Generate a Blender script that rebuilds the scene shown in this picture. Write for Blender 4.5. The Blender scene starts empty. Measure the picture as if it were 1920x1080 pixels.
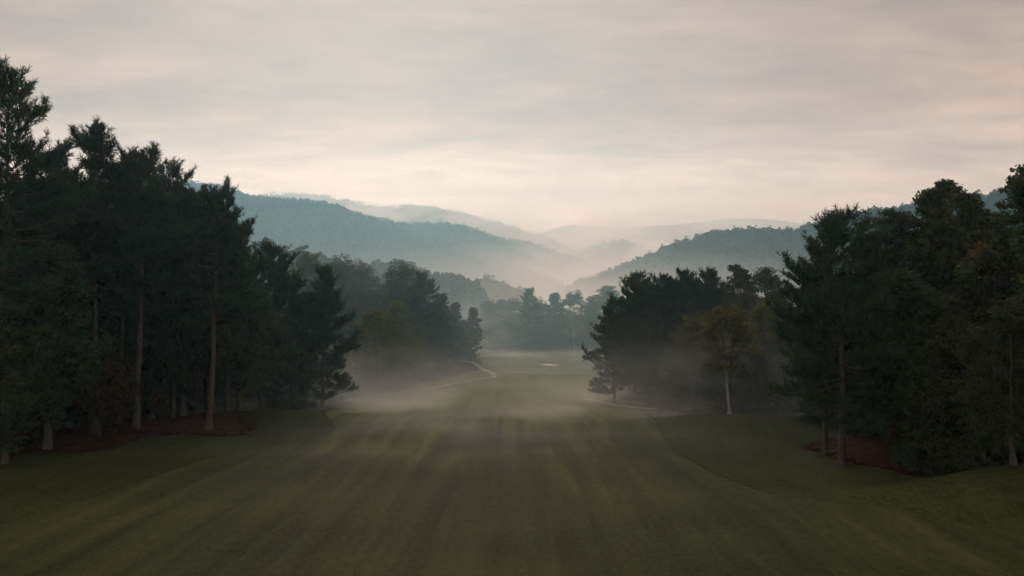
import bpy, math, random
import numpy as np
from mathutils import Vector, Matrix
from mathutils.geometry import delaunay_2d_cdt

scene = bpy.context.scene
col = scene.collection
rad = math.radians

# ------------------------------------------------------------------ camera
CAM = np.array([0.0, 0.0, 12.0])
PITCH = rad(2.066)
FPX = 1663.0                       # focal length in pixels of a 1920 px wide frame
cam_data = bpy.data.cameras.new("camera")
cam_data.sensor_width = 36.0
cam_data.lens = 36.0 * FPX / 1920.0
cam_data.clip_end = 40000.0
cam = bpy.data.objects.new("camera", cam_data)
cam.location = CAM
cam.rotation_euler = (rad(90) + PITCH, 0, 0)
col.objects.link(cam)
scene.camera = cam

# ------------------------------------------------------------------ world
SUN_EL, SUN_AZ = rad(27), rad(-8)          # azimuth from +Y towards +X
world = bpy.data.worlds.new("World")
scene.world = world
world.use_nodes = True
nt = world.node_tree
nt.nodes.clear()
def N(tree, kind, **kw):
    n = tree.nodes.new(kind)
    for k, v in kw.items():
        setattr(n, k, v)
    return n
def mathn(tree, op, a, b=None, clamp=False):
    n = tree.nodes.new("ShaderNodeMath"); n.operation = op; n.use_clamp = clamp
    for i, v in enumerate((a, b)):
        if v is None: continue
        if isinstance(v, (int, float)): n.inputs[i].default_value = v
        else: tree.links.new(v, n.inputs[i])
    return n.outputs[0]
def ramp(tree, fac, stops):
    n = tree.nodes.new("ShaderNodeValToRGB")
    el = n.color_ramp.elements
    while len(el) < len(stops): el.new(0.5)
    for e, (p, c) in zip(el, stops):
        e.position = p; e.color = (*c, 1) if len(c) == 3 else c
    tree.links.new(fac, n.inputs[0])
    return n.outputs[0]
def mixc(tree, fac, a, b, mode='MIX'):
    n = tree.nodes.new("ShaderNodeMix"); n.data_type = 'RGBA'; n.blend_type = mode
    for sock, v in ((n.inputs[0], fac), (n.inputs[6], a), (n.inputs[7], b)):
        if isinstance(v, (int, float)): sock.default_value = v
        elif isinstance(v, tuple): sock.default_value = (*v, 1)
        else: tree.links.new(v, sock)
    return n.outputs[2]
SKY_K = 0.1
sky = N(nt, "ShaderNodeTexSky", sky_type='NISHITA', sun_disc=False, sun_elevation=SUN_EL,
        sun_rotation=SUN_AZ, air_density=1.0, dust_density=1.5, ozone_density=1.0, altitude=300)
tc = N(nt, "ShaderNodeTexCoord")
sep = N(nt, "ShaderNodeSeparateXYZ"); nt.links.new(tc.outputs["Generated"], sep.inputs[0])
zc = mathn(nt, 'ADD', mathn(nt, 'MAXIMUM', sep.outputs[2], 0.0), 0.10)
cmb = N(nt, "ShaderNodeCombineXYZ")
nt.links.new(mathn(nt, 'DIVIDE', sep.outputs[0], zc), cmb.inputs[0])
nt.links.new(mathn(nt, 'DIVIDE', sep.outputs[1], zc), cmb.inputs[1])
def cloud(scale, sx, sy, detail, rough, off, rot=0.0):
    mp = N(nt, "ShaderNodeMapping"); mp.inputs["Scale"].default_value = (sx, sy, 1)
    mp.inputs["Location"].default_value = (off, off * .7, 0); mp.inputs["Rotation"].default_value = (0, 0, rot)
    nt.links.new(cmb.outputs[0], mp.inputs[0])
    n = N(nt, "ShaderNodeTexNoise"); n.inputs["Scale"].default_value = scale
    n.inputs["Detail"].default_value = detail; n.inputs["Roughness"].default_value = rough
    n.inputs["Distortion"].default_value = 0.4
    nt.links.new(mp.outputs[0], n.inputs[0]); return n.outputs[0]
c1 = cloud(1.0, 0.8, 1.15, 5, 0.5, 5.3, 0.3)
c2 = cloud(2.4, 0.75, 1.3, 6, 0.58, 1.7, -0.2)
c3 = cloud(6.0, 0.7, 1.2, 5, 0.6, 14.2, 0.1)
cl = mathn(nt, 'ADD', mathn(nt, 'MULTIPLY', c1, 0.5), mathn(nt, 'ADD', mathn(nt, 'MULTIPLY', c2, 0.32), mathn(nt, 'MULTIPLY', c3, 0.18)))
deck = ramp(nt, cl, [(0.40, (4.0, 3.6, 3.26)), (0.5, (5.2, 4.66, 4.2)), (0.60, (6.8, 6.1, 5.5))])
# the stratus thins towards the horizon, where the low sun lights it from behind
glow = ramp(nt, sep.outputs[2], [(0.0, (2.35, 2.6, 2.85)), (0.06, (2.0, 2.14, 2.28)), (0.13, (1.32, 1.27, 1.24)), (0.22, (.84, .70, .61)), (0.36, (.68, .535, .44)), (1.0, (.72, .60, .52))])
deck = mixc(nt, 1.0, deck, glow, 'MULTIPLY')
mixed = mixc(nt, 0.93, sky.outputs[0], deck)
bg = N(nt, "ShaderNodeBackground"); bg.inputs["Strength"].default_value = SKY_K
nt.links.new(mixed, bg.inputs[0])
wo = N(nt, "ShaderNodeOutputWorld"); nt.links.new(bg.outputs[0], wo.inputs[0])

# ------------------------------------------------------------------ sun (veiled by cloud)
sd = bpy.data.lights.new("sun", 'SUN'); sd.energy = 1.4; sd.angle = rad(32); sd.color = (1.0, 0.9, 0.8)
sun = bpy.data.objects.new("sun", sd); col.objects.link(sun)
sdir = Vector((math.sin(SUN_AZ) * math.cos(SUN_EL), math.cos(SUN_AZ) * math.cos(SUN_EL), math.sin(SUN_EL)))
sun.rotation_euler = (-sdir).to_track_quat('-Z', 'Y').to_euler()
sun.location = (-60, 20, 90)

# ------------------------------------------------------------------ render
vs = scene.view_settings
vs.view_transform = 'Standard'; vs.look = 'None'; vs.exposure = 0.12; vs.gamma = 1.0
vs.use_curve_mapping = False
scene.render.engine = 'CYCLES'
cy = scene.cycles
cy.max_bounces = 7; cy.diffuse_bounces = 2; cy.glossy_bounces = 1; cy.transmission_bounces = 2
cy.volume_bounces = 5; cy.transparent_max_bounces = 8
cy.use_denoising = True
cy.use_adaptive_sampling = True; cy.adaptive_threshold = 0.03; cy.adaptive_min_samples = 16
cy.use_light_tree = False
world.cycles.sampling_method = 'MANUAL'; world.cycles.sample_map_resolution = 256
cy.caustics_reflective = False; cy.caustics_refractive = False

# ------------------------------------------------------------------ helpers
def new_mesh(name, V, F, mat=None, smooth=False, loops=None):
    """V (n,3), F (m,k) index array of equal-sided faces"""
    V = np.asarray(V, np.float32); F = np.asarray(F, np.int32)
    me = bpy.data.meshes.new(name)
    me.vertices.add(len(V)); me.vertices.foreach_set("co", V.ravel())
    k = F.shape[1]
    me.loops.add(F.size); me.loops.foreach_set("vertex_index", F.ravel())
    me.polygons.add(len(F))
    me.polygons.foreach_set("loop_start", np.arange(0, F.size, k, dtype=np.int32))
    if smooth: me.polygons.foreach_set("use_smooth", np.ones(len(F), bool))
    me.update(calc_edges=True)
    if mat: me.materials.append(mat)
    return me
def link(name, me, parent=None, **props):
    o = bpy.data.objects.new(name, me); col.objects.link(o)
    if parent: o.parent = parent
    for k, v in props.items():
        if v is not None: o[k] = v
    return o

class VN:
    """smooth value noise on the plane"""
    def __init__(s, seed, n=64):
        s.t = np.random.default_rng(seed).random((n, n)); s.n = n
    def __call__(s, x, y):
        x = np.asarray(x, float); y = np.asarray(y, float)
        xi = np.floor(x).astype(int); yi = np.floor(y).astype(int)
        fx = x - xi; fy = y - yi
        fx = fx * fx * (3 - 2 * fx); fy = fy * fy * (3 - 2 * fy)
        n = s.n; a = s.t[xi % n, yi % n]; b = s.t[(xi + 1) % n, yi % n]
        c = s.t[xi % n, (yi + 1) % n]; d = s.t[(xi + 1) % n, (yi + 1) % n]
        return (a + (b - a) * fx) * (1 - fy) + (c + (d - c) * fx) * fy
    def fbm(s, x, y, o=4):
        r = 0; a = 0.5
        for k in range(o):
            r = r + a * s(np.asarray(x) * 2 ** k + 7.3 * k, np.asarray(y) * 2 ** k - 3.1 * k); a *= 0.5
        return r / (1 - 0.5 ** o)
vn = VN(11); vn2 = VN(29)

# ------------------------------------------------------------------ terrain height
_ky = [-400, -60, 0, 40, 70, 92, 108, 124, 148, 175, 220, 250, 275, 300, 340, 420, 600, 12000]
_kz = [2.0, 1.0, .5, .3, -.2, -.25, -.5, -.9, -1.25, -1.0, -.3, .6, 1.5, 1.7, 1.2, 0, -4, -4]
_gy = np.arange(-500, 900, 1.0)
_gz = np.interp(_gy, _ky, _kz)
_k = np.exp(-0.5 * (np.arange(-24, 25) / 6.0) ** 2); _k /= _k.sum()
_gz = np.convolve(np.pad(_gz, 24, mode='edge'), _k, mode='valid')
def bump(x, y, cx, cy, sx, sy, a, rot=0.0):
    c, s = math.cos(rot), math.sin(rot)
    u = (x - cx) * c + (y - cy) * s; v = -(x - cx) * s + (y - cy) * c
    return a * np.exp(-0.5 * ((u / sx) ** 2 + (v / sy) ** 2))
def terr(x, y):
    x = np.asarray(x, float); y = np.asarray(y, float)
    yw = y + 7 * (vn2(x / 16 + 3, y / 40 + 2) - .5) * np.clip((y - 80) / 20, 0, 1)
    z = np.interp(yw, _gy, _gz)
    near = np.clip((500 - y) / 200, 0, 1)
    z = z + near * (0.8 * (vn(x / 19 + 5, y / 23 + 9) - .5) + 0.3 * (vn2(x / 7.5, y / 8.5) - .5))
    z = z + bump(x, y, 37, 57.5, 10, 4.0, 2.5, 0.12)          # mound on the near right
    z = z + bump(x, y, 25, 101, 9, 6, 1.5, -0.2)              # mound in front of the pale tree
    z = z + bump(x, y, -30, 112, 12, 7, 1.5)                  # shoulder beside the straw bed
    z = z - bump(x, y, -8, 88, 14, 5, 0.35) + bump(x, y, 4, 196, 26, 7, 0.6) + bump(x, y, 10, 222, 30, 8, -.5)
    z = z + bump(x, y, 30, 150, 9, 14, 1.5)                   # bank along the right path
    z = z + bump(x, y, -20, 215, 12, 30, 1.2)                 # bank along the left path
    # the wood on the left climbs away from the fairway
    s = np.clip((-x - 45) / 120, 0, 1) * np.clip((y - 120) / 120, 0, 1) * np.clip((600 - y) / 200, 0, 1)
    z = z + 14 * s
    s = np.clip((x - 45) / 120, 0, 1) * np.clip((y - 120) / 120, 0, 1) * np.clip((600 - y) / 200, 0, 1)
    z = z + 8 * s
    return z
CP, SP = math.cos(PITCH), math.sin(PITCH)
def ray(px, py):
    u = (px - 960) / FPX; v = (540 - py) / FPX
    return np.array([u, CP - v * SP, SP + v * CP])
def ground(px, py, maxd=500):
    """where a line of sight meets the terrain"""
    d = ray(px, py)
    t = np.arange(25, maxd, 0.25)
    h = CAM[2] + d[2] * t - terr(d[0] * t, d[1] * t)
    i = np.argmax(h < 0)
    if h[i] >= 0: i = len(t) - 1
    return float(d[0] * t[i]), float(d[1] * t[i])
def elev(py, Y):
    """height at depth Y seen at picture row py"""
    d = ray(960, py); return CAM[2] + d[2] / d[1] * Y
def xat(px, Y, py=600):
    d = ray(px, py); return d[0] / d[1] * Y

# ------------------------------------------------------------------ materials
def mat_new(name):
    m = bpy.data.materials.new(name); m.use_nodes = True
    t = m.node_tree; t.nodes.clear()
    out = t.nodes.new("ShaderNodeOutputMaterial")
    return m, t, out
def noise(t, vec, scale, detail=3, rough=.55, mapping=None, dist=0.0):
    if mapping:
        mp = t.nodes.new("ShaderNodeMapping"); mp.inputs["Scale"].default_value = mapping
        t.links.new(vec, mp.inputs[0]); vec = mp.outputs[0]
    n = t.nodes.new("ShaderNodeTexNoise"); n.inputs["Scale"].default_value = scale
    n.inputs["Detail"].default_value = detail; n.inputs["Roughness"].default_value = rough
    n.inputs["Distortion"].default_value = dist
    t.links.new(vec, n.inputs[0]); return n.outputs[0]
def objco(t):
    return t.nodes.new("ShaderNodeTexCoord").outputs["Object"]
def bsdf(t, out, color, rough=0.9, normal=None, spec=0.2):
    b = t.nodes.new("ShaderNodeBsdfPrincipled")
    if isinstance(color, tuple): b.inputs["Base Color"].default_value = (*color, 1)
    else: t.links.new(color, b.inputs["Base Color"])
    b.inputs["Roughness"].default_value = rough
    b.inputs["Specular IOR Level"].default_value = spec
    if normal is not None: t.links.new(normal, b.inputs["Normal"])
    if out: t.links.new(b.outputs[0], out.inputs[0])
    return b
def bumpn(t, h, strength, dist):
    b = t.nodes.new("ShaderNodeBump"); b.inputs["Strength"].default_value = strength
    b.inputs["Distance"].default_value = dist; t.links.new(h, b.inputs["Height"]); return b.outputs[0]

def leaf_material(name, base, tip, trans=0.3, rnd=0.35):
    m, t, out = mat_new(name)
    co = objco(t)
    n1 = noise(t, co, 0.45, 2)
    n2 = noise(t, co, 3.5, 1)
    ge = t.nodes.new("ShaderNodeNewGeometry")
    f = mathn(t, 'ADD', mathn(t, 'MULTIPLY', n1, .5), mathn(t, 'ADD', mathn(t, 'MULTIPLY', n2, .2), mathn(t, 'MULTIPLY', ge.outputs["Random Per Island"], .3)))
    c = ramp(t, f, [(.3, base), (.72, tip)])
    oi = t.nodes.new("ShaderNodeObjectInfo")
    hs = t.nodes.new("ShaderNodeHueSaturation")
    t.links.new(mathn(t, 'ADD', mathn(t, 'MULTIPLY', oi.outputs["Random"], .05), .475), hs.inputs["Hue"])
    t.links.new(mathn(t, 'ADD', mathn(t, 'MULTIPLY', oi.outputs["Random"], rnd), 1 - rnd / 2), hs.inputs["Value"])
    t.links.new(c, hs.inputs["Color"])
    d = t.nodes.new("ShaderNodeBsdfDiffuse"); t.links.new(hs.outputs[0], d.inputs[0])
    tr = t.nodes.new("ShaderNodeBsdfTranslucent"); t.links.new(hs.outputs[0], tr.inputs[0])
    mx = t.nodes.new("ShaderNodeMixShader"); mx.inputs[0].default_value = trans
    t.links.new(d.outputs[0], mx.inputs[1]); t.links.new(tr.outputs[0], mx.inputs[2])
    t.links.new(mx.outputs[0], out.inputs[0])
    return m
M = {}
M['pine'] = leaf_material('pine_needles', (.024, .044, .027), (.082, .112, .056), .25)
M['leaf_dark'] = leaf_material('dark_green_leaves', (.032, .052, .029), (.095, .120, .050), .35)
M['leaf_mid'] = leaf_material('green_leaves', (.044, .066, .032), (.118, .136, .056), .35)
M['leaf_gold'] = leaf_material('yellowing_leaves', (.080, .092, .030), (.20, .195, .065), .35)
M['leaf_rust'] = leaf_material('rust_brown_leaves', (.055, .042, .022), (.13, .075, .032), .3)
def olive_material():
    m, t, out = mat_new('olive_leaves_turning_orange'); co = objco(t)
    sp = t.nodes.new("ShaderNodeSeparateXYZ"); t.links.new(co, sp.inputs[0])
    n1 = noise(t, co, .5, 3); ge = t.nodes.new("ShaderNodeNewGeometry")
    turn = mathn(t, 'ADD', mathn(t, 'MULTIPLY', mathn(t, 'SUBTRACT', sp.outputs[2], 15.2), .28), mathn(t, 'MULTIPLY', mathn(t, 'SUBTRACT', n1, .5), 1.6), True)
    f = mathn(t, 'ADD', mathn(t, 'MULTIPLY', n1, .6), mathn(t, 'MULTIPLY', ge.outputs["Random Per Island"], .4))
    a = ramp(t, f, [(.25, (.034, .042, .024)), (.75, (.10, .10, .055))]); b = ramp(t, f, [(.25, (.075, .058, .022)), (.75, (.19, .12, .04))])
    c = mixc(t, turn, a, b)
    d = t.nodes.new("ShaderNodeBsdfDiffuse"); t.links.new(c, d.inputs[0])
    tr = t.nodes.new("ShaderNodeBsdfTranslucent"); t.links.new(c, tr.inputs[0])
    mx = t.nodes.new("ShaderNodeMixShader"); mx.inputs[0].default_value = .3
    t.links.new(d.outputs[0], mx.inputs[1]); t.links.new(tr.outputs[0], mx.inputs[2]); t.links.new(mx.outputs[0], out.inputs[0])
    return m
M['leaf_olive'] = olive_material()
def bark(name, a, b, sc):
    m, t, out = mat_new(name); co = objco(t)
    n = noise(t, co, sc, 4, .6, (1, 1, .18))
    bsdf(t, out, ramp(t, n, [(.3, a), (.7, b)]), .95, bumpn(t, n, .8, .05), .1)
    return m
M['bark_pine'] = bark('pine_bark', (.045, .036, .030), (.14, .11, .088), 9)
M['bark_grey'] = bark('grey_bark', (.05, .045, .038), (.12, .105, .088), 8)
M['bark_pale'] = bark('pale_bark', (.26, .23, .19), (.46, .42, .36), 5)

def grass_material(name, a, b, c, stripe, dew=0.0, far_lit=None):
    m, t, out = mat_new(name); co = objco(t)
    big = noise(t, co, .045, 3, .5)
    streak = noise(t, co, .55, 3, .55, (1, .035, 1), .3)
    fine = noise(t, co, 3.0, 5, .7, (1, .45, 1))
    f = mathn(t, 'ADD', mathn(t, 'MULTIPLY', big, .38),
              mathn(t, 'ADD', mathn(t, 'MULTIPLY', streak, stripe), mathn(t, 'MULTIPLY', fine, .62 - stripe)))
    speck = noise(t, co, 9.0, 3, .75, (1, .6, 1))
    f = mathn(t, 'ADD', f, mathn(t, 'MULTIPLY', mathn(t, 'SUBTRACT', speck, .5), .30))
    colr = ramp(t, f, [(.36, a), (.5, b), (.64, c)])
    if far_lit:      # brighter light on the far fairway, painted into the turf colour with ragged streaks
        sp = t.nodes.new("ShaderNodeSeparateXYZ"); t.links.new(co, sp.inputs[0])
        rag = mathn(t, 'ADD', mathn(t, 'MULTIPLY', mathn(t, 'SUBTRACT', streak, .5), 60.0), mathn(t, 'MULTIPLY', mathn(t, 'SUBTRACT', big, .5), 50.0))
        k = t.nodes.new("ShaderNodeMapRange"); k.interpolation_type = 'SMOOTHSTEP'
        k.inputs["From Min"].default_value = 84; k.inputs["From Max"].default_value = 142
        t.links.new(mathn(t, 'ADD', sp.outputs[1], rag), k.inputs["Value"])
        colr = mixc(t, k.outputs[0], colr, ramp(t, f, [(.36, far_lit[0]), (.5, far_lit[1]), (.64, far_lit[2])]))
    nb = noise(t, co, 14, 3, .7)
    h = mathn(t, 'ADD', mathn(t, 'MULTIPLY', nb, .5), fine)
    g_ = bsdf(t, out, colr, .7, bumpn(t, h, .7, .09), dew)   # dew on the blades
    g_.inputs['Sheen Weight'].default_value = .0; g_.inputs['Sheen Roughness'].default_value = .4
    g_.inputs['Sheen Tint'].default_value = (.75, .9, .45, 1)
    return m
M['rough'] = grass_material('rough_grass', (.018, .025, .009), (.041, .051, .018), (.074, .086, .032), .14, .006)
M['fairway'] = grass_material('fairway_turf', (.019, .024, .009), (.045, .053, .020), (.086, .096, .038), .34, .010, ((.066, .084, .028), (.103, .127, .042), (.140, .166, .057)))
M['green'] = grass_material('putting_green_turf', (.085, .105, .036), (.12, .14, .05), (.155, .17, .062), .2)
def straw_material():
    m, t, out = mat_new('pine_straw'); co = objco(t)
    n1 = noise(t, co, .5, 4); n2 = noise(t, co, 7, 4, .7)
    f = mathn(t, 'ADD', mathn(t, 'MULTIPLY', n1, .5), mathn(t, 'MULTIPLY', n2, .5))
    bsdf(t, out, ramp(t, f, [(.32, (.026, .013, .009)), (.5, (.056, .028, .018)), (.68, (.094, .052, .034))]),
         .95, bumpn(t, n2, .9, .1), .0)
    return m
M['straw'] = straw_material()
def plain_material(name, a, b, sc, bs=.3):
    m, t, out = mat_new(name); co = objco(t)
    n = noise(t, co, sc, 4, .65)
    bsdf(t, out, ramp(t, n, [(.3, a), (.7, b)]), .9, bumpn(t, n, bs, .05), .15)
    return m
M['path'] = plain_material('pale_path_concrete', (.20, .18, .14), (.36, .33, .26), 1.2)
M['sand'] = plain_material('bunker_sand', (.60, .54, .45), (.74, .68, .58), 1.5)
M['hill'] = plain_material('hill_soil', (.022, .030, .020), (.04, .048, .03), .02)
M['grassblade'] = leaf_material('grass_blades', (.03, .034, .014), (.06, .062, .024), .3)

# ------------------------------------------------------------------ the ground sheet
def axis(lo, hi, core_lo, core_hi, step, grow):
    a = list(np.arange(core_lo, core_hi + 1e-6, step))
    s = step; v = core_hi
    while v < hi: s *= grow; v += s; a.append(min(v, hi))
    s = step; v = core_lo
    while v > lo: s *= grow; v -= s; a.insert(0, max(v, lo))
    return np.array(a)
gx = axis(-5100, 5100, -62, 62, .8, 1.12)
gy = axis(-550, 5300, 36, 150, .8, 1.06)
GX, GY = np.meshgrid(gx, gy)
GZ = terr(GX, GY)
nx, ny = len(gx), len(gy)
idx = np.arange(nx * ny).reshape(ny, nx)
GF = np.stack([idx[:-1, :-1], idx[:-1, 1:], idx[1:, 1:], idx[1:, :-1]], -1).reshape(-1, 4)
link("ground", new_mesh("ground", np.stack([GX, GY, GZ], -1).reshape(-1, 3), GF, M['rough'], True), kind="structure")

def smooth_loop(pts, closed=True, step=1.0):
    """Catmull-Rom through plan points"""
    P = [np.array(p, float) for p in pts]; n = len(P); out = []
    rng_ = range(n) if closed else range(n - 1)
    for i in rng_:
        p0 = P[(i - 1) % n] if closed or i > 0 else P[0]
        p1 = P[i]; p2 = P[(i + 1) % n]
        p3 = P[(i + 2) % n] if closed or i + 2 < n else P[-1]
        k = max(2, int(np.linalg.norm(p2 - p1) / step))
        for t in np.linspace(0, 1, k, endpoint=False):
            out.append(.5 * (2 * p1 + (p2 - p0) * t + (2 * p0 - 5 * p1 + 4 * p2 - p3) * t * t + (3 * p1 - p0 - 3 * p2 + p3) * t ** 3))
    if not closed: out.append(P[-1])
    return np.array(out)
def sheet(name, loop, mat, lift, cell=1.2, dz=None, **props):
    """a closed plan outline draped on the terrain, a little above it"""
    loop = np.asarray(loop)
    x0, y0 = loop.min(0); x1, y1 = loop.max(0)
    xs, ys = np.arange(x0, x1, cell), np.arange(y0, y1, cell)
    A, B = np.meshgrid(xs, ys); Q = np.stack([A.ravel(), B.ravel()], -1)
    # inside test
    ins = np.zeros(len(Q), bool); j = len(loop) - 1
    for i in range(len(loop)):
        yi, yj = loop[i, 1], loop[j, 1]; xi, xj = loop[i, 0], loop[j, 0]
        c = ((yi > Q[:, 1]) != (yj > Q[:, 1])) & (Q[:, 0] < (xj - xi) * (Q[:, 1] - yi) / (yj - yi + 1e-12) + xi)
        ins ^= c; j = i
    Q = Q[ins]
    pts = [Vector(p) for p in loop] + [Vector(p) for p in Q]
    v, e, f, *_ = delaunay_2d_cdt(pts, [], [list(range(len(loop)))], 1, 1e-4)
    V = np.array([(p.x, p.y) for p in v]); Fc = np.array([q for q in f if len(q) == 3])
    z = terr(V[:, 0], V[:, 1]) + lift
    if dz is not None: z = z + dz(V)
    a = V[Fc[:, 1]] - V[Fc[:, 0]]; b = V[Fc[:, 2]] - V[Fc[:, 0]]
    fl = (a[:, 0] * b[:, 1] - a[:, 1] * b[:, 0]) < 0
    Fc[fl] = Fc[fl][:, ::-1]
    return link(name, new_mesh(name, np.column_stack([V, z]), Fc, mat, True), **props)
def wob(loop, amp, sc, seed=0):
    """roughen an outline"""
    L = np.array(loop); t = np.arange(len(L))
    return L + amp * np.stack([vn.fbm(L[:, 0] / sc + seed, L[:, 1] / sc, 3) - .5, vn2.fbm(L[:, 0] / sc, L[:, 1] / sc + seed, 3) - .5], -1) * 2

# fairway outline in plan (metres)
fair_left = [ground(*p) for p in [(-260, 1075), (0, 985), (250, 905), (430, 852), (560, 828), (625, 806)]]
fair_left += [(-26, 122), (-25, 140), (-27, 158), (-25, 176), (-20, 200), (-15, 228), (-8, 250)]
fair_right = [(16, 262), (22, 240), (19, 215), (19, 190), (22, 165), (23, 146), (20, 130), (17.5, 115)]
fair_right += [ground(*p) for p in [(1240, 815), (1300, 868), (1400, 914), (1500, 936), (1620, 950), (1760, 976), (1920, 1004), (2150, 1040)]]
fair = smooth_loop(fair_left + fair_right + [(30, 30), (0, 24), (-30, 30)], True, 1.0)
fair = wob(fair, .35, 6)
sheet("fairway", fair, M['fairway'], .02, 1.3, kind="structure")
green_loop = smooth_loop([(-8, 256), (-9, 268), (-3, 284), (10, 289), (22, 283), (24, 268), (16, 258), (4, 254)], True, 1)
sheet("putting_green", green_loop, M['green'], .08, 1.2, kind="structure")
def bed(name, pts, seed):
    return sheet(name, wob(wob(smooth_loop(pts, True, .4), 1.0, 4, seed), .5, .9, seed), M['straw'], .035, 1.0,
                 lambda V: .05 * (vn(V[:, 0] * 1.3, V[:, 1] * 1.3) - .3), kind="structure")
g = ground
bed("pine_straw_bed", [g(-60, 868), g(60, 852), g(180, 846), g(250, 826), g(340, 815), g(440, 818), g(470, 793),
                       g(448, 778), (-42, 122), (-56, 120), (-70, 110), (-75, 85), (-62, 70)], 1)
bed("pine_straw_bed", [g(1520, 834), g(1550, 854), g(1600, 868), g(1670, 881), g(1740, 893), (45, 72), (60, 76), (58, 92), (44, 92), (35, 90)], 5)
bed("pine_straw_bed", [g(1160, 748), g(1215, 760), g(1290, 782), (40, 125), (48, 150), (34, 160), (22, 152)], 8)
bed("pine_straw_bed", [g(905, 691), g(860, 706), g(790, 718), g(720, 730), (-44, 180), (-46, 215), (-30, 262), (-13, 262)], 12)
def ribbon(name, pts, w, mat, lift):
    c = smooth_loop(pts, False, 1.0); d = np.gradient(c, axis=0); d /= np.linalg.norm(d, axis=1)[:, None] + 1e-9
    n = np.stack([-d[:, 1], d[:, 0]], -1)
    ww = w * (.15 + 1.5 * vn.fbm(np.arange(len(c)) * .13, 0 * c[:, 0] + w, 2))[:, None] / 2
    loop = np.concatenate([c + n * ww, (c - n * ww)[::-1]])
    return sheet(name, loop, mat, lift + .04, .8, kind="structure")
ribbon("cart_path", [g(640, 756), g(680, 746), g(740, 738), g(805, 729), g(850, 720), g(885, 714), g(912, 709), g(926, 704), (-9, 228), (-14, 238)], 1.1, M['path'], .06)
ribbon("cart_path", [g(1098, 749), g(1125, 754), g(1155, 761), g(1190, 765), g(1230, 768)], 1.5, M['path'], .06)
bx, by = g(1030, 685)
bl = smooth_loop([(bx - 2.4, by + 1.7), (bx - .6, by + 2.4), (bx + 1.6, by + .7), (bx + 2.5, by - 1.4), (bx + .6, by - 1.9), (bx - 1.6, by - .2)], True, .5)
sheet("sand_bunker", bl, M['sand'], .11, .6, kind="structure")

# longer grass where the rough meets the mown turf, and tufts in the near rough
rg = np.random.default_rng(77)
seg = fair[(fair[:, 1] < 135) & (fair[:, 1] > 34)]
pk = rg.integers(0, len(seg), 4500)
gp = seg[pk] + rg.normal(size=(4500, 2)) * np.array([.16, .22]) + rg.uniform(-.5, .5, (4500, 1)) * (np.roll(seg, -1, 0)[pk] - seg[pk]).clip(-2, 2)
cx_ = rg.uniform(-62, 62, 60000); cy_ = rg.uniform(44, 125, 60000)
far_ok = np.abs(cx_) < .62 * cy_ + 3
fx = np.interp(cy_, [40, 50, 60, 70, 80, 90, 100, 112, 125], [-30, -27, -26, -26, -25, -23.5, -21.5, -20.5, -26])
fr = np.interp(cy_, [40, 50, 55, 60, 66, 75, 88, 100, 112, 125], [40, 30, 25, 22, 19, 17.5, 16.5, 16.2, 17.2, 19])
rough_ok = far_ok & ((cx_ < fx - .5) | (cx_ > fr + .5)) & (vn.fbm(cx_ / 3, cy_ / 3, 2) > 2)
gp = np.concatenate([gp, np.stack([cx_[rough_ok], cy_[rough_ok]], -1)])
n_edge = 4500; ng = len(gp)
gz_ = terr(gp[:, 0], gp[:, 1])
hh = np.where(np.arange(ng) < n_edge, rg.uniform(.02, .05, ng), rg.uniform(.03, .06, ng))
aa = rg.uniform(0, 6.283, (ng, 3)); GV = []
for k in range(3):
    dx, dy = np.cos(aa[:, k]), np.sin(aa[:, k]); w_ = .02
    b0 = np.stack([gp[:, 0] - dy * w_, gp[:, 1] + dx * w_, gz_], -1); b1 = np.stack([gp[:, 0] + dy * w_, gp[:, 1] - dx * w_, gz_], -1)
    tp_ = np.stack([gp[:, 0] + dx * hh * .6, gp[:, 1] + dy * hh * .6, gz_ + hh], -1)
    GV.append(np.stack([b0, b1, tp_], 1).reshape(-1, 3))
GV = np.concatenate(GV)
link("grass", new_mesh("grass", GV, np.arange(len(GV)).reshape(-1, 3), M['grassblade']), kind="stuff",
     label="longer grass along the mown edge and in the rough", category="grass")

# ------------------------------------------------------------------ hills
def quads(C, T, B):
    """quads centred on C with half axes T, B"""
    V = np.stack([C - T - B * .3, C + B, C + T + B * .3, C - B], 1).reshape(-1, 3)
    return V, np.arange(len(V)).reshape(-1, 4)
def rand_dirs(rng, n):
    v = rng.normal(size=(n, 3)); return v / np.linalg.norm(v, axis=1)[:, None]
def leafy_crowns(rng, base, rx, rz, nq, size):
    """one mesh of many small crowns: base (n,3) crown centres, each nq leaf-clump quads on a lumpy dome"""
    n = len(base)
    d = rng.normal(size=(n, nq, 3)); d[..., 2] = np.abs(d[..., 2]) * 1.1 - .25
    d /= np.linalg.norm(d, axis=2)[..., None]
    ph = rng.random((n, 1, 3)) * 6.28
    lump = 1 + .22 * np.sin(d[..., :1] * 5 + ph[..., :1]) + .2 * np.sin(d[..., 1:2] * 6 + ph[..., 1:2])
    r = lump * (.82 + .22 * rng.random((n, nq, 1)))
    s = rng.uniform(.7, 1.3, (n, 1, 1))
    P = base[:, None, :] + d * r * s * np.array([rx, rx, rz])
    P = P.reshape(-1, 3)
    nrm = d.reshape(-1, 3) + .55 * rand_dirs(rng, n * nq)
    nrm /= np.linalg.norm(nrm, axis=1)[:, None]
    T = np.cross(nrm, rand_dirs(rng, n * nq)); T /= np.linalg.norm(T, axis=1)[:, None] + 1e-9
    B = np.cross(nrm, T)
    sz = size * rng.uniform(.6, 1.2, (n * nq, 1)) * np.repeat(s.reshape(-1), nq)[:, None]
    return quads(P, T * sz, B * sz * .8)
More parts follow.
